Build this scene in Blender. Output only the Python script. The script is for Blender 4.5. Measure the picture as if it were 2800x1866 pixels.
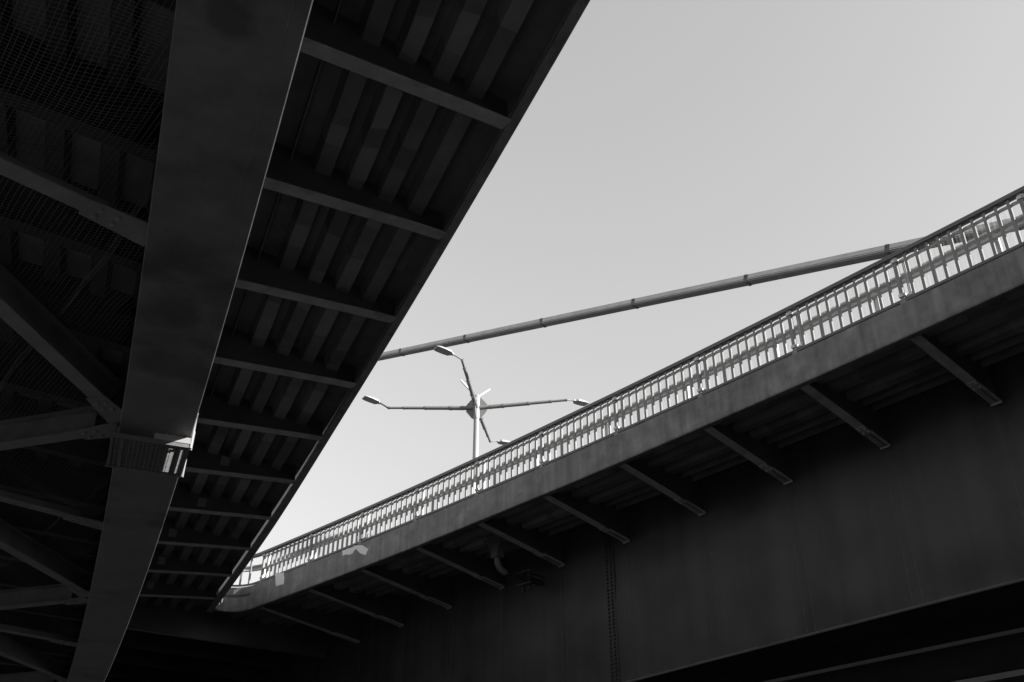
import bpy, math, random
from math import sin, cos, radians, pi
from mathutils import Vector
random.seed(7)
for o in list(bpy.data.objects):
    bpy.data.objects.remove(o)
S = bpy.context.scene
COL = S.collection

# ------------------------------------------------------------------ camera
PITCH = radians(30.65)
cam_d = bpy.data.cameras.new("camera")
cam = bpy.data.objects.new("camera", cam_d)
COL.objects.link(cam)
cam.location = (0, 0, 0)
cam.rotation_euler = (pi / 2 + PITCH, 0, 0)
cam_d.lens = 35.0
cam_d.sensor_width = 36.0
cam_d.clip_start = 0.05
cam_d.clip_end = 8000
S.camera = cam

# ------------------------------------------------------------------ light
SUN_AZ, SUN_EL = radians(113), radians(21)
w = bpy.data.worlds.new("World")
S.world = w
w.use_nodes = True
nt = w.node_tree
nt.nodes.clear()
sky = nt.nodes.new('ShaderNodeTexSky')
sky.sky_type = 'NISHITA'
sky.sun_disc = False
sky.sun_elevation = SUN_EL
sky.sun_rotation = SUN_AZ
sky.air_density = 5.0
sky.dust_density = 0.0
bw = nt.nodes.new('ShaderNodeRGBToBW')
bg = nt.nodes.new('ShaderNodeBackground')
bg.inputs['Strength'].default_value = 0.09
wo = nt.nodes.new('ShaderNodeOutputWorld')
nt.links.new(sky.outputs[0], bw.inputs[0])
nt.links.new(bw.outputs[0], bg.inputs['Color'])
nt.links.new(bg.outputs[0], wo.inputs['Surface'])

sd = bpy.data.lights.new("sun", 'SUN')
sd.energy = 5.0
sd.angle = radians(0.5)
sd.color = (1.0, 0.985, 0.96)
so = bpy.data.objects.new("sun", sd)
COL.objects.link(so)
sv = Vector((sin(SUN_AZ) * cos(SUN_EL), cos(SUN_AZ) * cos(SUN_EL), sin(SUN_EL)))
so.rotation_euler = sv.to_track_quat('Z', 'Y').to_euler()
so.location = sv * 200

S.view_settings.view_transform = 'Standard'
S.view_settings.look = 'None'
S.view_settings.exposure = 1.3
S.view_settings.gamma = 1.0
S.view_settings.use_curve_mapping = False
S.render.engine = 'CYCLES'
S.cycles.max_bounces = 8
S.cycles.diffuse_bounces = 4
S.cycles.transparent_max_bounces = 24

# ------------------------------------------------------------------ materials
def g(v):
    return (v, v, v, 1)

def mat(name, base, rough=0.5, var=0.25, scale=1.5, metal=0.0, spec=0.4, stretch=(1, 1, 1), bump=0.0,
        bscale=40, blotch=None, streak=None):
    """painted or bare metal with worn, blotchy tone"""
    m = bpy.data.materials.new(name)
    m.use_nodes = True
    t = m.node_tree
    b = t.nodes['Principled BSDF']
    b.inputs['Metallic'].default_value = metal
    b.inputs['Specular IOR Level'].default_value = spec
    geo = t.nodes.new('ShaderNodeNewGeometry')
    mp = t.nodes.new('ShaderNodeMapping')
    mp.inputs['Scale'].default_value = stretch
    t.links.new(geo.outputs['Position'], mp.inputs['Vector'])
    n = t.nodes.new('ShaderNodeTexNoise')
    n.inputs['Scale'].default_value = scale
    n.inputs['Detail'].default_value = 8
    n.inputs['Roughness'].default_value = 0.62
    t.links.new(mp.outputs[0], n.inputs['Vector'])
    r = t.nodes.new('ShaderNodeMapRange')
    r.inputs['From Min'].default_value = 0.3
    r.inputs['From Max'].default_value = 0.7
    r.inputs['To Min'].default_value = base * (1 - var)
    r.inputs['To Max'].default_value = base * (1 + var)
    t.links.new(n.outputs['Fac'], r.inputs['Value'])
    val = r.outputs[0]
    if streak:
        n2 = t.nodes.new('ShaderNodeTexNoise')
        mp2 = t.nodes.new('ShaderNodeMapping')
        mp2.inputs['Scale'].default_value = (streak[0], streak[0], streak[0] * 0.05)
        t.links.new(geo.outputs['Position'], mp2.inputs['Vector'])
        n2.inputs['Scale'].default_value = 1.0
        n2.inputs['Detail'].default_value = 5
        t.links.new(mp2.outputs[0], n2.inputs['Vector'])
        r2 = t.nodes.new('ShaderNodeMapRange')
        r2.inputs['From Min'].default_value = 0.35
        r2.inputs['From Max'].default_value = 0.7
        r2.inputs['To Min'].default_value = 1 + streak[1] * 0.5
        r2.inputs['To Max'].default_value = 1 - streak[1]
        t.links.new(n2.outputs['Fac'], r2.inputs['Value'])
        mu = t.nodes.new('ShaderNodeMath')
        mu.operation = 'MULTIPLY'
        t.links.new(val, mu.inputs[0])
        t.links.new(r2.outputs[0], mu.inputs[1])
        val = mu.outputs[0]
    if blotch:
        n3 = t.nodes.new('ShaderNodeTexNoise')
        n3.inputs['Scale'].default_value = blotch[0]
        n3.inputs['Detail'].default_value = 4
        n3.inputs['Distortion'].default_value = 0.6
        t.links.new(geo.outputs['Position'], n3.inputs['Vector'])
        r3 = t.nodes.new('ShaderNodeMapRange')
        r3.inputs['From Min'].default_value = 0.52
        r3.inputs['From Max'].default_value = 0.66
        r3.inputs['To Min'].default_value = 1.0
        r3.inputs['To Max'].default_value = blotch[1]
        t.links.new(n3.outputs['Fac'], r3.inputs['Value'])
        mu = t.nodes.new('ShaderNodeMath')
        mu.operation = 'MULTIPLY'
        t.links.new(val, mu.inputs[0])
        t.links.new(r3.outputs[0], mu.inputs[1])
        val = mu.outputs[0]
    t.links.new(val, b.inputs['Base Color'])
    rr = t.nodes.new('ShaderNodeMapRange')
    rr.inputs['To Min'].default_value = max(0.05, rough - 0.12)
    rr.inputs['To Max'].default_value = min(1, rough + 0.15)
    t.links.new(n.outputs['Fac'], rr.inputs['Value'])
    t.links.new(rr.outputs[0], b.inputs['Roughness'])
    if bump:
        nb = t.nodes.new('ShaderNodeTexNoise')
        nb.inputs['Scale'].default_value = bscale
        nb.inputs['Detail'].default_value = 4
        t.links.new(geo.outputs['Position'], nb.inputs['Vector'])
        bm = t.nodes.new('ShaderNodeBump')
        bm.inputs['Strength'].default_value = bump
        bm.inputs['Distance'].default_value = 0.02
        t.links.new(nb.outputs['Fac'], bm.inputs['Height'])
        t.links.new(bm.outputs[0], b.inputs['Normal'])
    return m

M = {}
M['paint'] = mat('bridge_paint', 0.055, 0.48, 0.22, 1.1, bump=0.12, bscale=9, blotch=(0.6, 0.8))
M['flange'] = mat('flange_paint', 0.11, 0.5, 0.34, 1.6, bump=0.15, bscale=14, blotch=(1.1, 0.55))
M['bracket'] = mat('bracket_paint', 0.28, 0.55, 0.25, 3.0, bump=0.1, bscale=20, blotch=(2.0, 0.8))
M['dark'] = mat('shade_darkened_paint', 0.022, 0.55, 0.3, 2.0)  # bridge paint darkened, shade under the decks put into the colour
M['weld'] = mat('weld_line_paint', 0.05, 0.4, 0.5, 2.5)
M['brace'] = mat('brace_paint', 0.125, 0.55, 0.25, 3.0, bump=0.1, bscale=20)
M['bolt'] = mat('bolt_paint', 0.02, 0.5, 0.2, 6.0)
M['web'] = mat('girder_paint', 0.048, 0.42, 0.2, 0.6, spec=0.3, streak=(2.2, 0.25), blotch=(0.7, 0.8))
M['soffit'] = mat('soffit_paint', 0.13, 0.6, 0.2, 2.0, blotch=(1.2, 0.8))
M['patchl'] = mat('patch_primer', 0.18, 0.6, 0.1, 3.0)
M['patchd'] = mat('patch_undercoat', 0.085, 0.6, 0.1, 3.0)
M['fascia'] = mat('fascia_paint', 0.12, 0.6, 0.42, 2.2, blotch=(1.4, 1.3), streak=(7.0, 0.25), bump=0.1, bscale=25)
M['fpatch'] = mat('fascia_touch_up', 0.58, 0.6, 0.06, 5.0)
M['edge'] = mat('edge_beam_paint', 0.17, 0.55, 0.3, 4.0, blotch=(3, 0.7))
M['rail'] = mat('railing_paint', 0.09, 0.45, 0.15, 6.0)
M['bal'] = mat('baluster_paint', 0.17, 0.5, 0.12, 8.0)
M['galv'] = mat('galvanised_steel', 0.5, 0.45, 0.15, 9.0, spec=0.5)
M['barrier'] = mat('barrier_steel', 0.48, 0.45, 0.15, 5.0)
M['lamp'] = mat('lamp_paint', 0.27, 0.4, 0.06, 5.0)
M['lampd'] = mat('lamp_arm_paint', 0.17, 0.42, 0.08, 5.0)
M['lens'] = mat('lamp_lens', 0.25, 0.2, 0.05, 5.0)
M['cable'] = mat('cable_sheath', 0.2, 0.4, 0.15, 3.0)
M['sheath'] = mat('cable_cover', 0.5, 0.5, 0.15, 2.0)
M['bar'] = mat('bar_white_paint', 0.65, 0.4, 0.05, 5.0)
M['clamp'] = mat('cable_clamp_paint', 0.10, 0.5, 0.2, 6.0)
M['net'] = mat('net_thread', 0.14, 0.7, 0.1, 4.0)
M['cage'] = mat('platform_steel', 0.10, 0.5, 0.2, 6.0)
M['grate'] = mat('platform_grating', 0.17, 0.5, 0.3, 20.0)
M['plate'] = mat('platform_white_paint', 0.24, 0.5, 0.1, 6.0)
M['pipe'] = mat('pipe_plastic', 0.10, 0.5, 0.15, 4.0)
M['asphalt'] = mat('asphalt', 0.05, 0.9, 0.2, 6.0)
M['ground'] = mat('ground_dirt', 0.09, 0.95, 0.4, 0.12, bump=0.2, bscale=3)

# clear plastic sheet: mostly see-through, a little sheen and haze in streaks
m = bpy.data.materials.new('clear_sheet')
m.use_nodes = True
t = m.node_tree
t.nodes.clear()
out = t.nodes.new('ShaderNodeOutputMaterial')
tr = t.nodes.new('ShaderNodeBsdfTransparent')
tr.inputs['Color'].default_value = g(0.93)
tl = t.nodes.new('ShaderNodeBsdfTranslucent')
tl.inputs['Color'].default_value = g(0.6)
gl = t.nodes.new('ShaderNodeBsdfGlossy')
gl.inputs['Roughness'].default_value = 0.12
gl.inputs['Color'].default_value = g(0.9)
geo = t.nodes.new('ShaderNodeNewGeometry')
mp = t.nodes.new('ShaderNodeMapping')
mp.inputs['Scale'].default_value = (22, 22, 0.25)
nz = t.nodes.new('ShaderNodeTexNoise')
nz.inputs['Scale'].default_value = 1
nz.inputs['Detail'].default_value = 4
t.links.new(geo.outputs['Position'], mp.inputs['Vector'])
t.links.new(mp.outputs[0], nz.inputs['Vector'])
rm = t.nodes.new('ShaderNodeMapRange')
rm.inputs['From Min'].default_value = 0.4
rm.inputs['From Max'].default_value = 0.75
rm.inputs['To Min'].default_value = 0.0
rm.inputs['To Max'].default_value = 0.16
t.links.new(nz.outputs['Fac'], rm.inputs['Value'])
mx = t.nodes.new('ShaderNodeMixShader')
t.links.new(rm.outputs[0], mx.inputs[0])
t.links.new(tr.outputs[0], mx.inputs[1])
t.links.new(tl.outputs[0], mx.inputs[2])
lw = t.nodes.new('ShaderNodeLayerWeight')
lw.inputs['Blend'].default_value = 0.5
pw = t.nodes.new('ShaderNodeMath')
pw.operation = 'POWER'
pw.inputs[1].default_value = 3.0
t.links.new(lw.outputs['Facing'], pw.inputs[0])
fr = t.nodes.new('ShaderNodeMath')
fr.operation = 'MULTIPLY'
fr.inputs[1].default_value = 0.35
t.links.new(pw.outputs[0], fr.inputs[0])
mx2 = t.nodes.new('ShaderNodeMixShader')
t.links.new(fr.outputs[0], mx2.inputs[0])
t.links.new(mx.outputs[0], mx2.inputs[1])
t.links.new(gl.outputs[0], mx2.inputs[2])
t.links.new(mx2.outputs[0], out.inputs['Surface'])
M['sheet'] = m

# ------------------------------------------------------------------ mesh helpers
class MB:
    def __init__(s):
        s.v, s.f, s.mi, s.sm = [], [], [], []
    def face(s, idx, mi=0, sm=False):
        s.f.append(tuple(idx)); s.mi.append(mi); s.sm.append(sm)
    def hexa(s, p, mi=0):
        """8 corners: bottom 4 in order, top 4 in order"""
        b = len(s.v); s.v += [tuple(q) for q in p]
        for q in ((3, 2, 1, 0), (4, 5, 6, 7), (0, 1, 5, 4), (1, 2, 6, 5), (2, 3, 7, 6), (3, 0, 4, 7)):
            s.face([b + i for i in q], mi)
    def box(s, c, ax, ay, az, mi=0):
        """centre and three half-axis vectors"""
        c, ax, ay, az = map(Vector, (c, ax, ay, az))
        s.hexa([c - ax - ay - az, c + ax - ay - az, c + ax + ay - az, c - ax + ay - az,
                c - ax - ay + az, c + ax - ay + az, c + ax + ay + az, c - ax + ay + az], mi)
    def bar(s, a, b, wd, ht, up=(0, 0, 1), mi=0):
        """rectangular bar from a to b"""
        a, b = Vector(a), Vector(b)
        d = (b - a)
        L = d.length
        d.normalize()
        up = Vector(up)
        x = d.cross(up)
        if x.length < 1e-4:
            x = d.cross(Vector((1, 0, 0)))
        x.normalize()
        y = x.cross(d)
        s.box((a + b) / 2, d * L / 2, x * wd / 2, y * ht / 2, mi)
    def rings(s, rs, closed=True, cap=True, mi=0, sm=False):
        b = len(s.v)
        n = len(rs[0])
        for r in rs:
            s.v += [tuple(p) for p in r]
        for i in range(len(rs) - 1):
            for j in range(n if closed else n - 1):
                k = (j + 1) % n
                s.face([b + i * n + j, b + i * n + k, b + (i + 1) * n + k, b + (i + 1) * n + j], mi, sm)
        if cap and closed:
            if sm:
                b = len(s.v); s.v += [tuple(p) for p in rs[0]]
                e = len(s.v); s.v += [tuple(p) for p in rs[-1]]
            else:
                e = b + (len(rs) - 1) * n
            s.face([b + j for j in range(n)][::-1], mi)
            s.face([e + j for j in range(n)], mi)
    def tube(s, pts, r, n=12, mi=0, sm=True, cap=True):
        pts = [Vector(p) for p in pts]
        if not isinstance(r, (list, tuple)):
            r = [r] * len(pts)
        rs = []
        ref = None
        for i, p in enumerate(pts):
            d = (pts[min(i + 1, len(pts) - 1)] - pts[max(i - 1, 0)]).normalized()
            if ref is None:
                ref = Vector((0, 0, 1)) if abs(d.z) < 0.9 else Vector((1, 0, 0))
            x = d.cross(ref).normalized()
            y = x.cross(d)
            ref = y
            rs.append([p + (x * cos(2 * pi * j / n) + y * sin(2 * pi * j / n)) * r[i] for j in range(n)])
        s.rings(rs, True, cap, mi, sm)
    def dome(s, c, nrm, r, h, n=6, mi=0):
        c, nrm = Vector(c), Vector(nrm).normalized()
        x = nrm.cross(Vector((0, 0, 1)))
        if x.length < 1e-3:
            x = Vector((1, 0, 0))
        x.normalize()
        y = nrm.cross(x)
        ring = lambda rr, hh: [c + (x * cos(2 * pi * j / n) + y * sin(2 * pi * j / n)) * rr + nrm * hh for j in range(n)]
        s.rings([ring(r, -0.004), ring(r * 0.95, h * 0.6), ring(r * 0.5, h)], True, True, mi, True)
    def build(s, name, mats, parent=None):
        me = bpy.data.meshes.new(name)
        me.from_pydata(s.v, [], s.f)
        if not isinstance(mats, (list, tuple)):
            mats = [mats]
        for q in mats:
            me.materials.append(q)
        me.polygons.foreach_set('material_index', s.mi)
        me.polygons.foreach_set('use_smooth', s.sm)
        import bmesh
        bm = bmesh.new(); bm.from_mesh(me)
        bmesh.ops.recalc_face_normals(bm, faces=bm.faces)
        bm.to_mesh(me); bm.free()
        me.update()
        o = bpy.data.objects.new(name, me)
        COL.objects.link(o)
        if parent:
            o.parent = parent
            o.matrix_parent_inverse = parent_inv(parent)
        return o

def parent_inv(p):
    from mathutils import Matrix
    q = p
    mt = Matrix.Identity(4)
    while q:
        mt = Matrix.Translation(q.location) @ mt
        q = q.parent if (q.parent and q.type == 'EMPTY') else None
    return mt.inverted() if p.type == 'EMPTY' else Matrix.Identity(4)

def thing(name, label, cat, loc=(0, 0, 0), group=None):
    o = bpy.data.objects.new(name, None)
    COL.objects.link(o)
    o.location = loc
    o.empty_display_size = 0.3
    o['label'] = label
    o['category'] = cat
    if group:
        o['group'] = group
    return o

# ------------------------------------------------------------------ bridge axes
class Curve:
    """plan curve q(s) in a frame turned by az; q grows to the right of travel"""
    def __init__(s, az, c, lo, hi):
        a = radians(az)
        s.d = Vector((sin(a), cos(a), 0)); s.n = Vector((cos(a), -sin(a), 0))
        s.c, s.lo, s.hi = c, lo, hi
    def q(s, t):
        c0, c1, c2 = s.c
        u = min(max(t, s.lo), s.hi)
        return c0 + c1 * u + c2 * u * u + (c1 + 2 * c2 * u) * (t - u)
    def P(s, t):
        return s.d * t + s.n * s.q(t)
    def fr(s, t):
        e = (s.P(t + .01) - s.P(t - .01)).normalized()
        return s.P(t), Vector((e.y, -e.x, 0)), e
    def at(s, t, off, z):
        p, n, e = s.fr(t)
        p = p + n * off
        return Vector((p.x, p.y, z))

L = Curve(-23, (3.393, .0427, -.00124), 4, 32)
R = Curve(-41, (14.394, .0700, -.00236), 3, 29)
RW = Curve(-41, (17.34, .01264, .000672), 3, 27)      # outer web of the right bridge
LT = Vector((sin(radians(54)), cos(radians(54)), 0))   # line of the cross beams, left bridge
RT = Vector((sin(radians(51)), cos(radians(51)), 0))
ZB, ZD = 8.80, 9.20                                     # fascia foot, deck plate
def ztop(s):                                            # fascia head of the right bridge
    return 9.45 + .006 * (min(max(s, -5), 31) - 9)

def frange(a, b, st):
    n = max(1, int(round((b - a) / st)))
    return [a + (b - a) * i / n for i in range(n + 1)]

def sweep(mb, cv, prof, s0, s1, ds=1.0, mi=0, zf=None, closed=True):
    rs = []
    for s in frange(s0, s1, ds):
        p, n, e = cv.fr(s)
        dz = zf(s) if zf else 0
        rs.append([(p.x + n.x * q, p.y + n.y * q, z + dz) for q, z in prof])
    mb.rings(rs, closed, True, mi)

def hit(cv, p, d, off):
    """distance from p along d to the line offset from a curve, with the s there"""
    best = None
    for s in frange(-40, 60, 0.05):
        x = cv.at(s, off, 0)
        v = x - p
        c = abs(v.x * d.y - v.y * d.x)
        if best is None or c < best[0]:
            best = (c, v.dot(d), s)
    return best[1], best[2]

def bbox(q0, q1, z0, z1):
    return [(q0, z0), (q1, z0), (q1, z1), (q0, z1)]

def beam(mb, p, d, l0, l1, prof, wd):
    """plate web cut from the polygon prof [(l,z)], wd thick, running along d from p"""
    x = Vector((d.y, -d.x, 0))
    A = [p + d * l + x * wd / 2 + Vector((0, 0, z)) for l, z in prof]
    B = [p + d * l - x * wd / 2 + Vector((0, 0, z)) for l, z in prof]
    mb.rings([A, B], True, True)

def strip(mb, p, d, pts, wd, th):
    """flange under a web following pts [(l,z of underside)]"""
    x = Vector((d.y, -d.x, 0))
    rs = []
    for l, z in pts:
        c = p + d * l
        rs.append([c - x * wd / 2 + Vector((0, 0, z)), c + x * wd / 2 + Vector((0, 0, z)),
                   c + x * wd / 2 + Vector((0, 0, z + th)), c - x * wd / 2 + Vector((0, 0, z + th))])
    mb.rings(rs, True, True)

def urib(q, wt, wb, dp):
    return [(q - wt / 2, ZD + .01), (q - wb / 2, ZD - dp), (q + wb / 2, ZD - dp), (q + wt / 2, ZD + .01)]

def patches(mb, cv, ribs, s0, s1, n, smin=0.4, smax=1.3):
    """hand-brushed touch-up paint on ribs and on the plate between them, 2-3 mm proud"""
    s = s0 - random.uniform(0, 2)
    ln = 0
    for _ in range(n):
        q, wt, wb, dp, dirn = random.choice(ribs)
        s = s + ln + .12 + random.expovariate(1.0) * max(.1, (s1 - s0) / n - .9)
        ln = random.uniform(smin, smax)
        mi = random.choice((1, 1, 2))
        e = .003
        side = random.random()
        f0, f1 = sorted((random.uniform(0, .25), random.uniform(.75, 1)))
        zt, zb = ZD - .02, ZD - dp - e
        if side < .55:
            a, b = q - wb / 2 - e, q + wb / 2 + e
            pr = [(q - wt / 2 * .95 - e, zt - f0 * .06), (a, zb), (b, zb), (q + wt / 2 * .95 + e, zt - f0 * .1)]
        elif side < .8:
            pr = [(q - wb / 2 + .01, zb), (q + wb / 2 + e, zb), (q + wt / 2 * .95 + e, zt)]
        else:
            pr = [(q + wt / 2 + .02, ZD - .003), (q + wt / 2 + .17, ZD - .003)]
        k = len(pr)
        rs = []
        for j, ss in enumerate((s, s + ln * .5, s + ln)):
            p, nn, ee = cv.fr(ss)
            rr = []
            for i, (qq, z) in enumerate(pr):
                sk = (i - k / 2) * random.uniform(-.04, .07) if j != 1 else 0
                rr.append(p + nn * qq + ee * sk + Vector((0, 0, z)))
            rs.append(rr)
        mb.rings(rs, False, False, mi)

# ================================================================== LEFT BRIDGE
LB = thing('road_bridge', 'dark steel road bridge overhead on the left with ribbed underside and wide bottom flange', 'bridge', L.at(0, -6.5, 0))
LS0, LS1 = -110, 140
mb = MB(); sweep(mb, L, bbox(-14, .085, ZD, ZD + .03), LS0, LS1, 1.5); mb.build('deck_plate', M['soffit'], LB)
mb = MB(); sweep(mb, L, bbox(-14, -.1, ZD + .035, ZD + .16), LS0, LS1, 2); mb.build('road_surface', M['asphalt'], LB)
mb = MB()
def eo(s):
    u = min(1, max(0, (s - 17) / 9))
    return .11 + .065 * u * u * (3 - 2 * u)
rs = []
for s in frange(LS0, 33.2, .8):
    p, n, e = L.fr(s)
    k = eo(s)
    rs.append([(p.x + n.x * q, p.y + n.y * q, z) for q, z in [(-.03, ZB), (k - .008, ZB), (k, ZB + .008), (k, 9.5), (k - .02, 9.5), (k - .02, ZB + .025), (-.03, ZB + .025)]])
mb.rings(rs, True, True)
mb.build('edge_beam', M['edge'], LB)
mb = MB(); sweep(mb, L, bbox(-14.02, -13.9, ZB, 9.6), LS0, LS1, 2); mb.build('edge_beam', M['edge'], LB)
# girders: web plate and wide bottom flange
LF0, LF1, LWB, ZF = -3.83, -3.03, -3.43, 5.0
LF2 = LF0 - 6.0
for k, (f0, f1) in enumerate(((LF0, LF1), (LF2 - .8, LF2))):
    wq = (f0 + f1) / 2
    gd = MB(); sweep(gd, L, bbox(wq - .012, wq + .012, ZF + .04, ZD), LS0, LS1, .8)
    go = gd.build('girder', M['web'], LB)
    c = .009
    fm = MB()
    sweep(fm, L, [(f0 + c, ZF), (f1 - c, ZF), (f1, ZF + c), (f1, ZF + .04), (f0, ZF + .04), (f0, ZF + c)], LS0, LS1, .5)
    fo = fm.build('bottom_flange', M['flange'], go)
    if k == 0:
        # ragged brushed line of old coating near the outer edge
        r0 = MB()
        rs = []
        for s in frange(2.5, 11.0, .05):
            a = .13 + .035 * math.sin(s * 1.3) + .012 * math.sin(s * 7.1 + 1) + random.uniform(-.008, .008)
            p = max(0.01, .018 + .014 * math.sin(s * 2.2) + random.uniform(-.01, .01))
            rs.append([L.at(s, f1 - a, ZF - .0015), L.at(s, f1 - a + p * .5, ZF - .006), L.at(s, f1 - a + p, ZF - .0015)])
        r0.rings(rs, False, False, 0, True)
        r0.build('sealant_bead', M['flange'], fo)
# ribs under the deck: flat bars near the girder, troughs towards the edge
LR = [(-q, .34, .22, .21, 1) for q in (.52, 1.0, 1.48, 1.96)]
for r in LR:
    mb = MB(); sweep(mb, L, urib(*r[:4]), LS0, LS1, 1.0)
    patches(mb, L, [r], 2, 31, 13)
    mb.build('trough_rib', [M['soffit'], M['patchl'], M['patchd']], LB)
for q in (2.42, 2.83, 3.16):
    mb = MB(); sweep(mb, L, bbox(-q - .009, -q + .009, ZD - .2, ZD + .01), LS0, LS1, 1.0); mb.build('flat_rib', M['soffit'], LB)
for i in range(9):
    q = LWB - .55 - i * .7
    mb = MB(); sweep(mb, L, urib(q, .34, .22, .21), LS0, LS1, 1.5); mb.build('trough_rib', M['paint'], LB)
# cantilever brackets and the floor beams in line with them
def notch(mb, c, nrm, w_, h_, mi=1):
    pass
LSt = [8.75 + 2.54 * i for i in range(-6, 10)]
for i, s in enumerate(LSt):
    p = L.at(s, 0, 0)
    d = -LT
    w_, _ = hit(L, p, d, LWB)
    zi = 8.37
    bm_ = MB()
    beam(bm_, p, d, 0, w_, [(.03, ZB + .02), (w_ - .012, zi + .02), (w_ - .012, ZD), (.03, ZD)], .014)
    bo = bm_.build('cantilever_bracket', M['paint'], LB)
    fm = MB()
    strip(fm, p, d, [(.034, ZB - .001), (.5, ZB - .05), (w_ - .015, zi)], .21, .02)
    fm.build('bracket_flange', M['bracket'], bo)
    if random.random() < .6:
        # one brushed patch of primer on the near face of the web
        pm = MB(); l0 = random.uniform(1.2, 2.6); z0 = random.uniform(8.72, 8.85)
        x = Vector((d.y, -d.x, 0))
        sg = 1 if x.y < 0 else -1
        for sgn in (sg,):
            q0 = p + x * (.009 * sgn)
            A = [q0 + d * l0 + Vector((0, 0, z0)), q0 + d * (l0 + .2) + Vector((0, 0, z0 - .02)),
                 q0 + d * (l0 + .19) + Vector((0, 0, z0 + .2)), q0 + d * (l0 - .01) + Vector((0, 0, z0 + .21))]
            B = [a + x * (.003 * sgn) for a in A]
            pm.rings([A, B])
        pm.build('paint_patch', M['patchl'], bo)
for s in LSt[1:] + [8.75 + 2.54 * i for i in range(10, 22)]:
    p = L.at(s, 0, 0); d = -LT
    w0, _ = hit(L, p, d, LWB); w1, _ = hit(L, p, d, LF2 - .4)
    fb = MB()
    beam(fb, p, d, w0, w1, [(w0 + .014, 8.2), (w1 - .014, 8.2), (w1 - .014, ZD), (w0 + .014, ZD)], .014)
    fo = fb.build('floor_beam', M['dark'], LB)  # tone lowered to stand for shade between the girders
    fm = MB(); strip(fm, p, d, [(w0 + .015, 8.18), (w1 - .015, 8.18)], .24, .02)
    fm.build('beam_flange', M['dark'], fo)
# lateral bracing in the plane of the bottom flanges
def node_at(s, off, z=ZF + .05):
    return L.at(s, off, z)
def bracing(a, b, deep, gusset_a=True):
    """flat-flanged brace from node a to b with bolted gusset plates"""
    a, b = Vector(a), Vector(b)
    d = (b - a).normalized(); x = Vector((d.y, -d.x, 0))
    m_ = MB()
    m_.bar(a + d * .32 + Vector((0, 0, .012)), b - d * .02 + Vector((0, 0, .012)), .19, .014)
    if deep:
        m_.bar(a + d * .34 + Vector((0, 0, .16)), b - d * .02 + Vector((0, 0, .16)), .012, .28)
        m_.bar(a + d * .34 + Vector((0, 0, .31)), b - d * .02 + Vector((0, 0, .31)), .19, .014)
    else:
        m_.bar(a + d * .34 + Vector((0, 0, .075)), b - d * .02 + Vector((0, 0, .075)), .012, .11)
    o = m_.build('lateral_brace', M['brace'], LB)
    gm = MB()
    zl = Vector((0, 0, -.012))
    pts = [a - d * .08 - x * .17, a + d * .52 - x * .12, a + d * .52 + x * .12, a - d * .08 + x * .17]
    gm.rings([[p + zl for p in pts], [p + zl + Vector((0, 0, .014)) for p in pts]])
    for i in (0, 1):
        for sg in (-1, 1):
            gm.dome(a + d * (.26 + .15 * i) + x * .055 * sg + zl, (0, 0, -1), .026, .03)
    gm.build('gusset_plate', M['brace'], o)
nodes = [7.32 + 3.82 * i for i in range(-3, 10)]
dirv = lambda az: Vector((sin(radians(az)), cos(radians(az)), 0))
for i, s in enumerate(nodes):
    k = i - 3
    if k % 2 == 0:
        a = node_at(s, LF0 - .02)
        w_, _ = hit(L, Vector((a.x, a.y, 0)), dirv(225), LF2)
        bracing(a, a + dirv(225) * w_, False)
    else:
        a = node_at(s, LF0 - .02)
        bracing(a, a + dirv(188) * 5.6, True)
        a = node_at(s + .32, LF0 - .02)
        bracing(a, a + dirv(287.5) * 4.2, True)
# first floor beam of the joined deck, beyond the gore
mb = MB()
a = L.at(33.5, LWB + .03, 0)
wx = hit(RW, Vector((a.x, a.y, 0)), LT, 0)[0] + .05
beam(mb, a, LT, 0, wx, [(0, 8.17), (wx, 8.17), (wx, ZD), (0, ZD)], .02)
gb = mb.build('gore_cross_girder', M['paint'], LB)
mb = MB(); strip(mb, a, LT, [(0, 8.15), (wx, 8.15)], .18, .02); mb.build('beam_flange', M['paint'], gb)

for k in range(1, 9):
    a = L.at(33.5 + 2.5 * k, LWB + .03, 0)
    wk = hit(RW, Vector((a.x, a.y, 0)), LT, 0)[0]
    mb = MB(); beam(mb, a, LT, 0, wk, [(0, 8.17), (wk, 8.17), (wk, ZD), (0, ZD)], .02); mb.build('gore_cross_girder', M['dark'], LB)  # these also take the shade-darkened tone

# ================================================================== SAFETY NET
mb = MB()
def net_z(u, v):
    return (5.46 + .07 * sin(u * 1.9 + .6 * sin(v * 1.1)) + .05 * sin(v * 2.3 + u * .8) + .03 * sin(u * 5.1 - v * 3.7)
            - .10 * (1 - min(1, abs(u + 6.8) / 3.0)))
def strand(pts, r=.0014):
    rs = []
    for i, p in enumerate(pts):
        d = (pts[min(i + 1, len(pts) - 1)] - pts[max(i - 1, 0)])
        x = Vector((d.y, -d.x, 0)).normalized()
        rs.append([p - x * r, p + x * r, p + Vector((0, 0, r * 1.6))])
    mb.rings(rs, True, False)
nx = dirv(141); ny = dirv(68)
def clip_line(org, d, step):
    """points along a line that lie between the girders"""
    out = []
    t = -30.0
    while t < 40:
        p = org + d * t
        s = p.dot(L.d); u = p.dot(L.n) - L.q(s)
        if LF2 + .02 < u < LF0 - .0 and -1.5 < s < 30:
            out.append((p, u, s))
        t += step
    return out
ctr = L.at(10, -6.8, 0)
cross = lambda a, b: a.x * b.y - a.y * b.x
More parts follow.
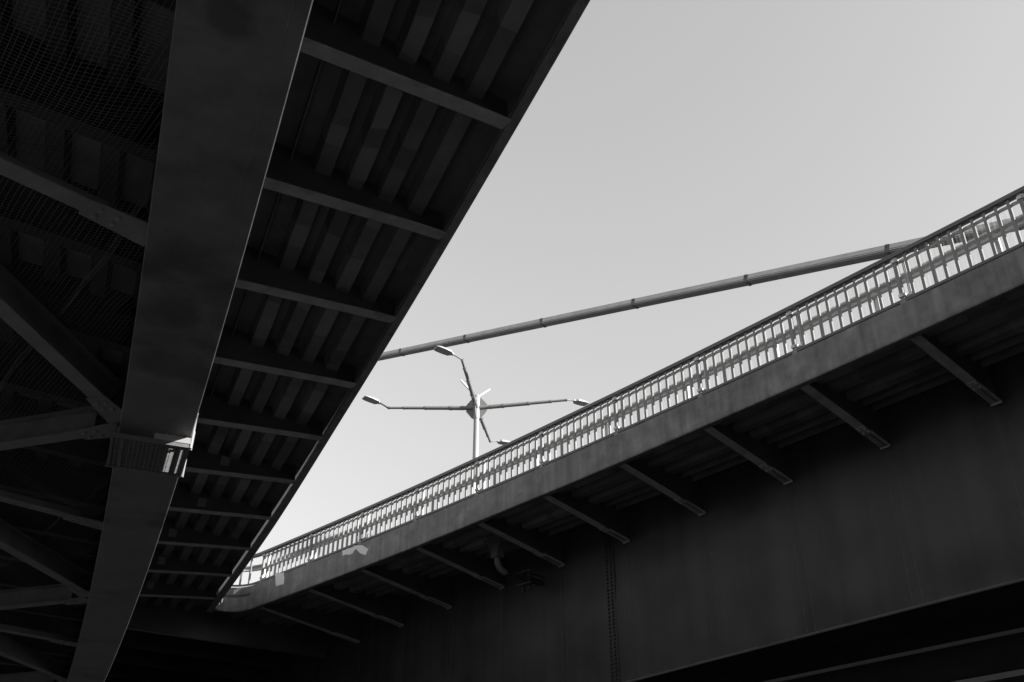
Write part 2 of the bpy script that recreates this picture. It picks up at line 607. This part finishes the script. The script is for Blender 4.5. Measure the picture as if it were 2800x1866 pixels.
for fam, (d, o, sp) in enumerate(((nx, ny, .046), (ny, nx, .038))):
    k = -560
    while k < 560:
        org = ctr + o * (k * sp / abs(cross(d, o)))
        k += 1
        if max(abs(cross(org - ctr, d)), 0) > 24:
            continue
        q = clip_line(org, d, .22)
        if len(q) < 3:
            continue
        wob = random.uniform(-.006, .006)
        strand([Vector((p.x + wob + .012 * sin(s * 3 + u), p.y + wob, net_z(u, s))) for p, u, s in q])
# loose seams where two lengths of netting overlap
for s0 in (5.4, 10.9, 17.8):
    for j in range(4):
        rs = []
        d = dirv(141)
        q = clip_line(L.at(s0 + j * .035, -5.0, 0), d, .12)
        if len(q) > 3:
            strand([Vector((p.x + .006 * sin(s * 9 + j), p.y + .006 * sin(u * 8 + j), net_z(u, s) - .01 - .006 * j + .008 * sin(u * 6 + j))) for p, u, s in q], .0014)
net = mb.build('safety_net', M['net'])
net['label'] = 'fine dark mesh net hung between the girders above the diagonal braces of the left bridge'
net['category'] = 'net'

# ================================================================== INSPECTION PLATFORM
def unproj(px, py, z):
    """point at height z seen at (px,py) of the 2353 px wide photograph"""
    X = (px - 1176.5) / 2288.0; Y = (784 - py) / 2288.0
    r = Vector((X, cos(PITCH) - Y * sin(PITCH), sin(PITCH) + Y * cos(PITCH)))
    return r * (z / r.z)
def sq(cv, p):
    s = p.dot(cv.d)
    for _ in range(4):
        P, n, e = cv.fr(s)
        s += (p - P).dot(e)
    P, n, e = cv.fr(s)
    return s, (p - P).dot(n)
ZP = 4.885
s_n, _ = sq(L, unproj(340, 1012, ZP)); s_f, _ = sq(L, unproj(335, 1080, ZP))
ql, qr = LF0 - .05, LF1 - .005
IP = thing('inspection_platform', 'small mesh floored inspection platform with white kick plate hung under the wide bottom flange', 'platform', L.at((s_n + s_f) / 2, -3.43, ZP))
pt = lambda s, q, z: L.at(s, q, z)
mb = MB()
for s in (s_n, s_f):
    mb.bar(pt(s, ql, ZP), pt(s, qr, ZP), .035, .05)
for q in (ql, ql + .12, qr - .09, qr):
    mb.bar(pt(s_n, q, ZP), pt(s_f, q, ZP), .03, .05)
mb.build('floor_frame', M['cage'], IP)
mb = MB()
for s in frange(s_n + .03, s_f - .03, .034):
    mb.bar(pt(s, ql, ZP + .005), pt(s, qr, ZP + .005), .004, .02)
for q in frange(ql + .05, qr - .04, .05):
    mb.bar(pt(s_n, q, ZP - .01), pt(s_f, q, ZP - .01), .006, .012)
mb.build('floor_grating', M['grate'], IP)
mb = MB()
mb.bar(pt(s_n - .02, qr - .40, ZP + .06), pt(s_n - .02, qr + .01, ZP + .06), .012, .075)
mb.build('kick_plate', M['plate'], IP)
mb = MB()
hoop = [pt(s_n, qr + .02, ZP - .02), pt(s_n - .01, qr + .022, ZP + .22), pt(s_n - .05, qr + .02, ZP + .33), pt(s_n - .14, qr + .02, ZP + .37), pt(s_n - .2, qr, ZP + .31)]
mb.tube(hoop, .017, 8)
mb.build('grab_rail', M['plate'], IP)
mb = MB()
for q in (qr - .05, qr - .12, qr - .19, qr - .27):
    mb.bar(pt(s_n - .03, q, ZP + .1), pt(s_n - .03, q, ZP + .19), .012, .012, (1, 0, 0))
mb.bar(pt(s_n - .03, qr - .27, ZP + .15), pt(s_n - .03, qr, ZP + .15), .01, .014)
mb.build('guard_rail', M['plate'], IP)
for s in (s_n + .03, s_f - .01):
    for q, q2 in ((ql - .02, LF0 - .02), (qr + .02, LF1 + .02)):
        mb = MB()
        mb.bar(pt(s, q, ZP - .03), pt(s, q2, ZF + .1), .035, .035, (1, 0, 0))
        mb.bar(pt(s, q2, ZF + .07), pt(s, q2 + (.12 if q < -3.5 else -.12), ZF + .07), .035, .03)
        mb.build('hanger', M['plate'] if q > -3.4 else M['cage'], IP)

# ================================================================== RIGHT BRIDGE
RB = thing('road_bridge', 'steel road bridge on the right with streaked grey fascia and deep plate girder', 'bridge', R.at(10, 7, 0))
RS0, RS1 = -110, 140
RSE = 29.2
# the rounded nose where both decks meet
p0, n0, t0 = R.fr(RSE)
sL, qL = sq(L, p0)
p3, n3, t3 = L.fr(sL + .25)
p3 = p3 + n3 * .14
p1 = p0 + t0 * .8; p2 = p3 + t3 * .65
def bez(t):
    a = 1 - t
    return p0 * a**3 + p1 * 3 * a * a * t + p2 * 3 * a * t * t + p3 * t**3
edge = [(s,) + R.fr(s) for s in frange(RS0, -12, 3)[:-1] + frange(-12, RSE, .5)]
NB = 18
for i in range(1, NB + 1):
    t_ = i / NB
    e = (bez(min(1, t_ + .01)) - bez(t_ - .01)).normalized()
    edge.append((RSE + .1 * i, bez(t_), Vector((e.y, -e.x, 0)), e))
def sweep_edge(mb, prof, lo=-99, hi=99, mi=0, sm=False, flip=False):
    """prof [(q,z relative: ('b',z) from the foot or ('t',z) from the head)]"""
    rs = []
    for s, P, n, e in edge:
        if lo <= s <= hi:
            rs.append([(P.x + n.x * q, P.y + n.y * q, (z if k == 'b' else z + ztop(s))) for q, (k, z) in prof])
    mb.rings(rs, True, True, mi, sm)
b = lambda z: ('b', z)
tt = lambda z: ('t', z)
mb = MB()
sweep_edge(mb, [(.14, b(ZB - .01)), (.03, b(ZB - .01)), (.008, b(ZB)), (0, b(ZB + .03)), (0, tt(0)), (.10, tt(0)), (.10, tt(-.02)), (.02, tt(-.02)), (.02, b(ZB + .02)), (.14, b(ZB + .02))])
# touch-up paint on the fascia and butt joints in it
def fpatch(mb, quad, mi=1):
    A = []
    for s, z in quad:
        p, n, e = R.fr(s)
        A.append(Vector((p.x - n.x * .003, p.y - n.y * .003, z)))
    B = []
    for s, z in quad:
        p, n, e = R.fr(s)
        B.append(Vector((p.x + n.x * .001, p.y + n.y * .001, z)))
    mb.rings([A, B], True, True, mi)
def f_at(px, py):
    """s and z on the fascia plane seen at photo pixel"""
    lo, hi = 8.0, 11.5
    for _ in range(50):
        z = (lo + hi) / 2
        p = unproj(px, py, z)
        s, q = sq(R, Vector((p.x, p.y, 0)))
        if q < 0: lo = z
        else: hi = z
    return s, z
for poly in ([(632, 1318), (653, 1316), (652, 1342), (645, 1345), (634, 1347)],
             [(787, 1266), (815, 1256), (818, 1262), (808, 1273), (787, 1277)],
             [(812, 1255), (832, 1252), (846, 1262), (840, 1276), (828, 1271)],
             [(793, 1272), (806, 1264), (803, 1275)]):
    rag = []
    for i, (x0, y0) in enumerate(poly):
        x1, y1 = poly[(i + 1) % len(poly)]
        for k in range(4):
            rag.append((x0 + (x1 - x0) * k / 4 + random.uniform(-1.1, 1.1), y0 + (y1 - y0) * k / 4 + random.uniform(-1.1, 1.1)))
    fpatch(mb, [f_at(*q) for q in rag])
fas = mb.build('fascia', [M['fascia'], M['fpatch']], RB)
# plate closing the wedge between the two decks beyond the nose
mb = MB()
inn = []
for i in range(NB + 1):
    q = bez(i / NB); inn.append(q)
far = [R.at(37.5, .1, 0)]
for s in frange(sL + .25, 37.5, 1.0)[::-1]:
    far.append(L.at(s, -.4, 0))
rsd = [R.at(s, .5, 0) for s in frange(RSE + .3, 37, 1.0)]
poly = inn[1:-1] + far[::-1] + rsd[::-1]
c_ = bez(.5) + (t0 + t3) * .9
b0 = len(mb.v)
for z in (ZD + .045, ZD + .135):
    mb.v += [(q.x, q.y, z) for q in poly] + [(c_.x, c_.y, z)]
k_ = len(poly)
for lv in (0, k_ + 1):
    for i in range(k_):
        mb.face((lv + i, lv + (i + 1) % k_, lv + k_))
for i in range(k_):
    j = (i + 1) % k_
    mb.face((i, j, k_ + 1 + j, k_ + 1 + i))
mb.build('gore_plate', M['soffit'], RB)
# deck
mb = MB(); sweep(mb, R, bbox(.022, 22, ZD + .006, ZD + .034), RS0, RS1, 1.5); mb.build('deck_plate', M['soffit'], RB)
mb = MB(); sweep(mb, R, bbox(.3, 22, ZD + .04, ZD + .15), RS0, RS1, 2); mb.build('road_surface', M['asphalt'], RB)
mb = MB(); sweep(mb, R, bbox(22.02, 22.1, ZB, 9.6), RS0, RS1, 2); mb.build('edge_beam', M['edge'], RB)
def zfR(s):
    return 5.14 - .0175 * (min(max(s, 0), 40) - 6.9)
# outer girder: web with shallow oil-canning between stiffeners
RSt = [-8.3, -5.8, -3.1, -.65, 1.94, 4.22, 6.56, 8.87, 11.23, 13.65, 16.11, 18.53, 21.07, 23.62, 26.25, 28.91, 31.4, 33.9]
inner = []
for s in RSt:
    p = R.at(s, 0, 0)
    w_, sw = hit(RW, p, RT, 0)
    inner.append((s, w_, sw))
sws = [x[2] for x in inner]
mb = MB()
rows = 30
rs = []
for s in frange(RS0, -12, 2)[:-1] + frange(-12, 42, .12) + frange(42, RS1, 2)[1:]:
    p, n, e = RW.fr(s)
    # phase within the panel between two stiffeners
    import bisect
    i = bisect.bisect(sws, s)
    if 0 < i < len(sws):
        a = (s - sws[i - 1]) / (sws[i] - sws[i - 1])
        amp = 1
    else:
        a, amp = 0, 0
    r_ = []
    z0 = zfR(s) + .018
    for j in range(rows + 1):
        v = j / rows
        z = z0 + (ZD + .004 - z0) * v
        bul = amp * (sin(pi * a) ** 2) * (.022 * sin(3 * pi * v + i * 1.3) + .012 * sin(5 * pi * v + i * 2.1)) * sin(pi * v) ** .5
        # weld pull at the stiffener lines
        bul += .010 * math.exp(-(min(a, 1 - a) * 2.46 / .11) ** 2) * amp
        r_.append((p.x + n.x * bul, p.y + n.y * bul, z))
    rs.append(r_)
mb.rings(rs, False, False, 0, True)
for i, sw in enumerate(sws):
    if not -12 < sw < 40: continue
    for off, wd in ((-.10, .010), (.10, .010)):
        rr = []
        p, n, e = RW.fr(sw + off)
        for j in range(13):
            z = zfR(sw) + .05 + (7.9 - zfR(sw)) * j / 12
            c = p + n * .004
            k = wd * (1 + .5 * sin(j * 2.7 + i))
            rr.append([(c.x - e.x * k, c.y - e.y * k, z), (c.x - n.x * .006, c.y - n.y * .006, z), (c.x + e.x * k, c.y + e.y * k, z)])
        mb.rings(rr, False, False, 1, True)
rg = mb.build('girder', [M['web'], M['weld']], RB)
mb = MB(); sweep(mb, RW, [(-.02, 0), (.004, 0), (.004, .02), (-.02, .02)], RS0, RS1, .6, 0, zfR); sweep(mb, RW, [(.006, .004), (.1, .004), (.1, .024), (.006, .024)], RS0, RS1, .6, 1, zfR); mb.build('bottom_flange', [M['flange'], M['dark']], rg)  # lip in flange paint; underside strip coloured dark as shade
# bolted splice on the web
sp_s = None
for s in frange(5, 25, .05):
    pass
def w_at(px, py):
    lo, hi = 4.0, 9.3
    for _ in range(50):
        z = (lo + hi) / 2
        p = unproj(px, py, z)
        s, q = sq(RW, Vector((p.x, p.y, 0)))
        if q < 0: lo = z
        else: hi = z
    return s, z
s_sp, _ = w_at(1405, 1400)
def splice(s0):
    mb = MB()
    wd = .17
    zs = frange(zfR(s0) + .05, 9.1, .5)
    sweep_pts = []
    p, n, e = RW.fr(s0)
    A = [p - e * wd - n * .014, p + e * wd - n * .014, p + e * wd - n * .001, p - e * wd - n * .001]
    mb.rings([[q + Vector((0, 0, zfR(s0) + .05)) for q in A], [q + Vector((0, 0, ZD - .02)) for q in A]])
    for k in range(-1, 2, 2):
        for z in frange(zfR(s0) + .12, ZD - .1, .093):
            c = p + e * (.07 * k) - n * .014
            mb.dome((c.x, c.y, z), -n, .031, .034, 8, 1)
    mb.build('splice_plate', [M['web'], M['bolt']], rg)
splice(s_sp)
splice(s_sp + 7.38 * 2)
# second girder and its flange
mb = MB(); sweep(mb, RW, bbox(6.49, 6.51, 5.1, ZD), RS0, RS1, 1.2); g2 = mb.build('girder', M['paint'], RB)
mb = MB(); sweep(mb, RW, bbox(6.2, 6.8, 5.06, 5.1), RS0, RS1, 1); mb.build('bottom_flange', M['dark'], g2)
mb = MB(); sweep(mb, RW, bbox(13.49, 13.51, 5.1, ZD), RS0, RS1, 1.2); g3 = mb.build('girder', M['paint'], RB)
mb = MB(); sweep(mb, RW, bbox(13.2, 13.8, 5.06, 5.1), RS0, RS1, 1); mb.build('bottom_flange', M['dark'], g3)
mb = MB(); sweep(mb, RW, [(4.8, 5.6), (4.75, 5.6), (4.75, 5.57), (5.1, 5.57), (5.1, 6.0), (4.75, 6.0), (4.75, 5.975), (4.8, 5.975)], RS0, RS1, 1.2); mb.build('longitudinal_beam', M['dark'], RB)
# ribs
RR = [(q, .34, .22, .21, 1) for q in (.55, 1.1, 1.65)]
for r in RR:
    mb = MB(); sweep(mb, R, urib(*r[:4]), RS0, 33, 1.0)
    patches(mb, R, [r], 2, 30, 16)
    mb.build('trough_rib', [M['soffit'], M['patchl'], M['patchd']], RB)
for q in (2.1, 2.45):
    mb = MB(); sweep(mb, R, bbox(q - .009, q + .009, ZD - .2, ZD + .01), RS0, 33, 1.0); mb.build('flat_rib', M['soffit'], RB)
for i in range(8):
    q = 3.6 + i * .75
    mb = MB(); sweep(mb, RW, urib(q - 2.9, .34, .22, .21), RS0, RS1, 2); mb.build('trough_rib', M['soffit'], RB)
# brackets with a bolted splice near the girder
for s, w_, sw in inner:
    if s > 30: continue
    p = R.at(s, 0, 0); d = RT
    zi = 8.27 if s > 8 else 8.33
    zl = lambda l: ZB - .004 + (zi - ZB) * max(0, l - .15) / (w_ - .15)
    bm_ = MB()
    beam(bm_, p, d, 0, w_, [(.03, ZB + .02), (w_ - .012, zi + .02), (w_ - .012, ZD), (.03, ZD)], .014)
    x = Vector((d.y, -d.x, 0))
    if x.y > 0: x = -x
    ls = w_ * .70
    for k in range(2):
        for z in frange(zl(ls) + .1, ZD - .08, .11):
            c = p + d * (ls - .05 + .1 * k) + x * .007
            bm_.dome((c.x, c.y, z), x, .018, .016)
    bo = bm_.build('cantilever_bracket', M['paint'], RB)
    fm = MB()
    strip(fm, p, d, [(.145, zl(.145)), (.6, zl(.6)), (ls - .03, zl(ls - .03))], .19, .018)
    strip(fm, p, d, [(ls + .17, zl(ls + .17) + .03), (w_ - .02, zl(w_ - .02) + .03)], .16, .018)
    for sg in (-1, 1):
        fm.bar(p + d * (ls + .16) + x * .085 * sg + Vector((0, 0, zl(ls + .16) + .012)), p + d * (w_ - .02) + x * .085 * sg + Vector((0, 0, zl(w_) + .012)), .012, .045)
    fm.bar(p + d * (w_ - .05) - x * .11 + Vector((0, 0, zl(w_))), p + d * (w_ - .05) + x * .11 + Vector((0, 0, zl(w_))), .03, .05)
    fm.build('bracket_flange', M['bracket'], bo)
    pm = MB()
    strip(pm, p, d, [(ls - .07, zl(ls - .07) - .014), (ls + .2, zl(ls + .2) - .014)], .2, .014)
    for a in (0, .13):
        for sg in (-1, 1):
            q = p + d * (ls + a) + x * .055 * sg
            pm.dome((q.x, q.y, zl(ls + a) - .014), (0, 0, -1), .022, .024)
    pm.build('splice_plate', M['bracket'], bo)
# floor beams between girders
for s, w_, sw in inner:
    p = RW.at(sw, 0, 0)
    w1, _ = hit(RW, p, RT, 6.49)
    mb = MB(); beam(mb, p, RT, 0, w1, [(.03, 8.2), (w1 - .03, 8.2), (w1 - .03, ZD), (.03, ZD)], .014)
    fo = mb.build('floor_beam', M['paint'], RB)
    mb = MB(); strip(mb, p, RT, [(.03, 8.18), (w1 - .03, 8.18)], .22, .02); mb.build('beam_flange', M['paint'], fo)

# ================================================================== RAILING
RAIL = thing('bridge_railing', 'grey steel bridge railing with flat balusters backed by clear corrugated sheets', 'railing', R.at(10, .05, ztop(10)))
RO = .06
mb = MB()
sweep_edge(mb, [(RO - .055, tt(.985)), (RO + .085, tt(.985)), (RO + .085, tt(1.055)), (RO + .07, tt(1.07)), (RO - .04, tt(1.07)), (RO - .055, tt(1.055))], -1, 99)
mb.build('handrail', M['rail'], RAIL)
mb = MB()
sweep_edge(mb, [(RO - .03, tt(.05)), (RO + .03, tt(.05)), (RO + .03, tt(.1)), (RO - .03, tt(.1))], -1, 99)
mb.build('bottom_rail', M['rail'], RAIL)
mb = MB()
rs = []
for s, P, n, e in edge:
    if -1 <= s <= 28.95:
        rs.append([P + n * (RO + .10 + .032 * cos(a)) + Vector((0, 0, ztop(s) + .93 + .032 * sin(a))) for a in [2 * pi * k / 10 for k in range(10)]])
mb.rings(rs, True, True, 0, True)
mb.build('sheet_top_tube', M['galv'], RAIL)
PST = RSt[3:16]
first_post = None
for s in PST:
    P, n, e = R.fr(s)
    zt = ztop(s)
    mb = MB()
    c = P + n * RO
    mb.box(c + Vector((0, 0, zt + .49)), e * .036, n * .035, Vector((0, 0, .494)))
    mb.box(c + Vector((0, 0, zt + .02)), e * .055, n * .05, Vector((0, 0, .02)))
    po = mb.build('post', M['bal'], RAIL)
    # frame strips of the two sheets that meet here
    fm = MB()
    for k, wd in ((.085, .014), (.115, .02), (.155, .012)):
        fm.box(c + n * .10 - e * k + Vector((0, 0, zt + .50)), e * wd * .5, n * .016, Vector((0, 0, .40)))
    fm.build('sheet_frame', M['galv'], po)
    for z in (.17, .90):
        km = MB()
        km.box(c - n * .005 - e * .01 + Vector((0, 0, zt + z)), e * .062, n * .048, Vector((0, 0, .03)))
        km.box(c + n * .07 - e * .10 + Vector((0, 0, zt + z + .01)), e * .06, n * .03, Vector((0, 0, .022)))
        km.dome(c - n * .053 - e * .045 + Vector((0, 0, zt + z)), -n, .016, .025)
        km.bar(c - n * .02 - e * .08 + Vector((0, 0, zt + z - .02)), c + n * .04 - e * .2 + Vector((0, 0, zt + z - .03)), .014, .014)
        km.build('clamp', M['galv'], po)
def baluster(mb, P, n, e, zt):
    mb.box(P + n * (RO + .005) + Vector((0, 0, zt + .5425)), e * .0265, n * .022, Vector((0, 0, .4415)))
rest = MB()
for i in range(len(PST) - 1):
    for k in range(1, 11):
        s = PST[i] + (PST[i + 1] - PST[i]) * k / 11.0
        P, n, e = R.fr(s)
        if i >= 2:
            mb = MB(); baluster(mb, P, n, e, ztop(s)); mb.build('baluster', M['bal'], RAIL)
        else:
            baluster(rest, P, n, e, ztop(s))
for s, P, n, e in edge[-16::3]:
    baluster(rest, P, n, e, ztop(s))
ro = rest.build('baluster', M['bal'], RAIL)
ro['kind'] = 'stuff'
# corrugated clear sheets, one per bay
for i in range(len(PST) - 1):
    s0 = PST[i] + .05; s1 = PST[i + 1] - .17
    mb = MB()
    rs = []
    x = s0
    prof = []
    pitch = .0763
    while x < s1:
        for dx, dq in ((0, 0), (.028, 0), (.0385, .016), (.0658, .016)):
            if x + dx < s1:
                prof.append((x + dx, dq))
        x += pitch
    for s, dq in prof:
        P, n, e = R.fr(s)
        q = P + n * (RO + .085 + dq)
        rs.append([q + Vector((0, 0, ztop(s) + .11)), q + Vector((0, 0, ztop(s) + .93))])
    mb.rings(rs, False, False)
    mb.build('clear_sheet', M['sheet'], RAIL)

# ================================================================== CRASH BARRIER behind the railing
CB = thing('crash_barrier', 'corrugated steel crash barrier beam running behind the clear railing sheets', 'barrier', R.at(10, .6, 9.4))
mb = MB()
BO = .42
W = [(.0, .645), (-.03, .665), (-.03, .705), (.03, .735), (.03, .77), (-.03, .80), (-.03, .84), (0, .86)]
prof = [(BO + q, z) for q, z in W] + [(BO + q + .012, z) for q, z in W[::-1]]
rs = []
for s, P, n, e in edge:
    if -1 <= s <= RSE + .9:
        rs.append([P + n * q + Vector((0, 0, ztop(s) + z)) for q, z in prof])
mb.rings(rs, True, True)
mb.build('barrier_beam', M['barrier'], CB)
for s in [q + .75 for q in PST]:
    P, n, e = R.fr(s)
    mb = MB()
    mb.box(P + n * (BO + .13) + Vector((0, 0, ztop(s) + .3)), e * .05, n * .03, Vector((0, 0, .57)))
    mb.box(P + n * (BO + .065) + Vector((0, 0, ztop(s) + .755)), e * .06, n * .045, Vector((0, 0, .07)))
    mb.build('barrier_post', M['barrier'], CB)

# ================================================================== LAMP POST
HC = Vector((-1.35, 34.0, 17.17))
LP = thing('lamp_post', 'tall pale street lamp post with four outstretched arms standing behind the railing', 'street lamp', (HC.x, HC.y, 9.35))
mb = MB(); mb.tube([(HC.x, HC.y, 9.35), (HC.x, HC.y, 12), (HC.x, HC.y, HC.z - .42)], [.15, .13, .104], 24); mb.build('pole', M['lamp'], LP)
mb = MB()
mb.tube([HC + Vector((0, 0, -.46)), HC + Vector((0, 0, .50))], .122, 24)
mb.tube([HC + Vector((0, 0, .50)), HC + Vector((0, 0, .54))], .09, 16)
gs = MB()
for a in (0, 90, 180, 270):
    d = dirv(97 + a)
    x = Vector((d.y, -d.x, 0)) * .007
    poly = [(.10, -.44), (.17, -.44), (.40, -.14), (.40, .14), (.17, .42), (.10, .42)]
    A = [HC + d * l + x + Vector((0, 0, z)) for l, z in poly]
    B = [HC + d * l - x + Vector((0, 0, z)) for l, z in poly]
    gs.rings([A, B])
    for z in (-.3, -.12, .12, .3):
        mb.dome(HC + dirv(142 + a) * .12 + Vector((0, 0, z)), dirv(142 + a), .014, .014)
hub = mb.build('hub', M['lamp'], LP)
gs.build('gusset_plate', M['lampd'], hub)
for az, naz in ((95, 50), (187, 238), (276, 236), (7.5, 55)):
    d = dirv(az)
    ct = cos(radians(3.2)); st_ = sin(radians(3.2))
    D = d * ct + Vector((0, 0, st_))
    mb = MB()
    segs = ((.08, 1.05, .082), (1.05, 2.0, .074), (2.0, 2.85, .06), (2.85, 3.45, .048))
    for a, b_, r in segs:
        mb.tube([HC + D * a, HC + D * b_], r, 16)
        mb.tube([HC + D * (b_ - .05), HC + D * (b_ + .012)], r + .008, 16)
    for l in (.55, .98):
        for rot in range(4):
            x = Vector((d.y, -d.x, 0)); up = x.cross(D)
            nn = x * cos(rot * pi / 2) + up * sin(rot * pi / 2)
            mb.tube([HC + D * l + nn * .07, HC + D * l + nn * .115], .011, 6)
    el = HC + D * 3.45
    dn = dirv(naz)
    U = dn * cos(radians(16)) + Vector((0, 0, sin(radians(16))))
    e2 = el + U * .38
    mb.tube([el - D * .02, el + D * .03, el + U * .12, e2], [.03, .03, .03, .027], 12)
    ao = mb.build('arm', M['lampd'], LP)
    # flat luminaire: housing and lens
    U2 = dn * cos(radians(6)) + Vector((0, 0, sin(radians(6))))
    X = Vector((dn.y, -dn.x, 0)); N = X.cross(U2)
    if N.z < 0: N = -N
    o0 = e2 - U2 * .03
    hm = MB()
    secs = ((0, .045, -.03, .035), (.08, .07, -.035, .05), (.16, .165, -.04, .06), (.40, .185, -.04, .055), (.62, .18, -.04, .035), (.73, .15, -.038, .005))
    rs = []
    for l, hw, lo, hi in secs:
        c = o0 + U2 * l
        rs.append([c - X * hw + N * lo, c + X * hw + N * lo, c + X * hw + N * (lo + .025), c + X * hw * .75 + N * hi, c - X * hw * .75 + N * hi, c - X * hw + N * (lo + .025)])
    hm.rings(rs)
    ho = hm.build('luminaire', M['lamp'], ao)
    lm = MB()
    c = o0 + U2 * .47 + N * (-.046)
    lm.box(c, U2 * .19, X * .145, N * .004)
    lm.build('lamp_lens', M['lens'], ho)
for v in (Vector((-.62, -.25, .62)), Vector((.50, .1, .42))):
    mb = MB(); mb.tube([HC + Vector((0, 0, .45)) + v * .12, HC + Vector((0, 0, .45)) + v], .036, 10); mb.build('sensor_bar', M['bar'], LP)

# ================================================================== STAY CABLE
A_ = Vector((-5.74, 38.41, 22.0)); B_ = Vector((10.03, 21.50, 15.56))
cd = (B_ - A_).normalized()
ch = Vector((cd.x, cd.y, 0)).normalized()
cx = Vector((-ch.y, ch.x, 0))            # across the cable
if cx.y > 0: cx = -cx                    # towards the camera
cu = cx.cross(cd)
if cu.z < 0: cu = -cu
A_ = A_ - cu * .06; B_ = B_ - cu * .06
top = A_ - cd * 34; bot = B_ + cd * ((B_.z - 9.35) / -cd.z)
SC = thing('stay_cable', 'thick inclined bridge stay cable of parallel strands with clamps, crossing the sky', 'cable', (bot.x, bot.y, 9.35))
CK = .80
for k in range(7):
    o_ = (cx * (.156 - .052 * k) + cu * (-.085)) * CK
    mb = MB(); mb.tube([top + o_, A_ + o_, B_ + o_, bot + o_], .0245 * CK, 8); mb.build('strand', M['cable'], SC)
o_ = (cx * .165 + cu * -.02) * CK
mb = MB(); mb.tube([top + o_, A_ + o_, B_ + o_, bot + o_], .022 * CK, 10); mb.build('strand', M['sheath'], SC)
o_ = (cx * .14 + cu * .105) * CK
mb = MB(); mb.bar(top + o_, bot + o_, .07 * CK, .165 * CK, cu); mb.build('cover_strip', M['sheath'], SC)
mb = MB(); mb.bar(top + cu * .05 * CK - cx * .04 * CK, bot + cu * .05 * CK - cx * .04 * CK, .31 * CK, .19 * CK, cu)
mb.build('core_sheath', M['cable'], SC)
for i in range(-4, 10):
    t_ = 30.55 - 4.333 * i
    hx = -(t_ - 32.0)
    p = A_ + cd * (hx / math.hypot(cd.x, cd.y))
    if (bot - p).dot(cd) < .4: continue
    mb = MB()
    mb.box(p + cu * .035, cd * .065, cx * .15, cu * .12)
    mb.box(p - cu * .10, cd * .04, cx * .13, cu * .010)
    for sg in (-1, 1):
        mb.tube([p + cu * .09 + cd * .04 * sg + cx * .15, p + cu * .09 + cd * .04 * sg + cx * .175], .016, 6)
    mb.build('cable_clamp', M['clamp'], SC)

# ================================================================== DRAIN PIPE under the right cantilever
def under(px, py, z):
    return unproj(px, py, z)
hp = under(1143, 1254, 8.78)
s_h, q_h = sq(R, Vector((hp.x, hp.y, 0)))
DP = thing('drain_pipe', 'grey drain pipe with hopper box hung below the right deck beside a bracket', 'pipe', hp)
Ph, nh, eh = R.fr(s_h)
mb = MB()
mb.box(hp + Vector((0, 0, .12)) - eh * .0, eh * .42, nh * .13, Vector((0, 0, .085)))
c0 = hp + Vector((0, 0, .035)); c1 = hp + Vector((0, 0, -.22)); c2 = hp + Vector((0, 0, -.34))
sqr = lambda c, a, bq: [c - eh * a - nh * bq, c + eh * a - nh * bq, c + eh * a + nh * bq, c - eh * a + nh * bq]
mb.rings([sqr(c0, .24, .13), sqr(c1, .12, .11), sqr(c1, .13, .12), sqr(c2, .13, .12)])
mb.build('hopper', M['pipe'], DP)
mb = MB()
dr = RT * .93 + eh * -.1
dr.normalize()
pts = [c2 + Vector((0, 0, .04)), c2 + Vector((0, 0, -.05))]
for k in range(1, 8):
    a = k / 7 * radians(72)
    pts.append(c2 + Vector((0, 0, -.05)) + dr * (.3 * (1 - cos(a))) + Vector((0, 0, -.3 * sin(a))))
dl = (pts[-1] - pts[-2]).normalized()
pts.append(pts[-1] + dl * .06)
mb.tube(pts, .085, 14)
mb.build('pipe_bend', M['pipe'], DP)
mb = MB()
e0 = pts[-1]
wl, _ = hit(RW, Vector((e0.x, e0.y, 0)), dr, 0)
RL = (dr * wl + Vector((0, 0, -.10)))
mb.tube([e0 - dl * .02, e0 + RL * .97], .07, 14)
for k in range(6):
    q = e0 + RL * (.08 + .08 * k)
    mb.tube([q, q + dr * .03], .078, 14)
mb.build('pipe_run', M['bolt'], DP)
mb = MB(); mb.bar(hp + nh * .2 + Vector((0, 0, .2)), hp + nh * .2 - eh * .05 + Vector((0, 0, -.12)), .02, .03); mb.build('hanger', M['pipe'], DP)
# pipe support rack standing off the girder web
c_k = e0 + RL * .55
s_k, q_k = sq(RW, Vector((c_k.x, c_k.y, 0)))
P, n, e = RW.fr(s_k)
z_k = c_k.z
so_ = abs(q_k)
PK = thing('pipe_support', 'small dark slatted pipe support bracket standing off the girder web below the drain pipe', 'bracket', (P.x, P.y, z_k))
for dz in (.18, -.15):
    mb = MB(); mb.bar(P - n * (so_ + .10) - e * .30 + Vector((0, 0, z_k + dz - .02)), P - n * (so_ + .06) + e * .30 + Vector((0, 0, z_k + dz + .02)), .10, .02); mb.build('cross_bar', M['rail'], PK)
for k in (-.13, .13):
    mb = MB()
    mb.bar(P - n * so_ + e * k + Vector((0, 0, z_k - .32)), P - n * so_ + e * k + Vector((0, 0, z_k + .32)), .09, .05, n)
    mb.bar(P - n * so_ + e * k + Vector((0, 0, z_k + .12)), P + n * 0.01 + e * k + Vector((0, 0, z_k + .12)), .03, .03)
    mb.build('upright', M['bolt'], PK)

# ================================================================== GROUND
mb = MB()
G = 2500
n_ = 24
for i in range(n_ + 1):
    for j in range(n_ + 1):
        mb.v.append((-G + 2 * G * i / n_, -G + 2 * G * j / n_, -1.6))
for i in range(n_):
    for j in range(n_):
        a = i * (n_ + 1) + j
        mb.face((a, a + n_ + 1, a + n_ + 2, a + 1))
gr = mb.build('ground', M['ground'])
gr['kind'] = 'structure'
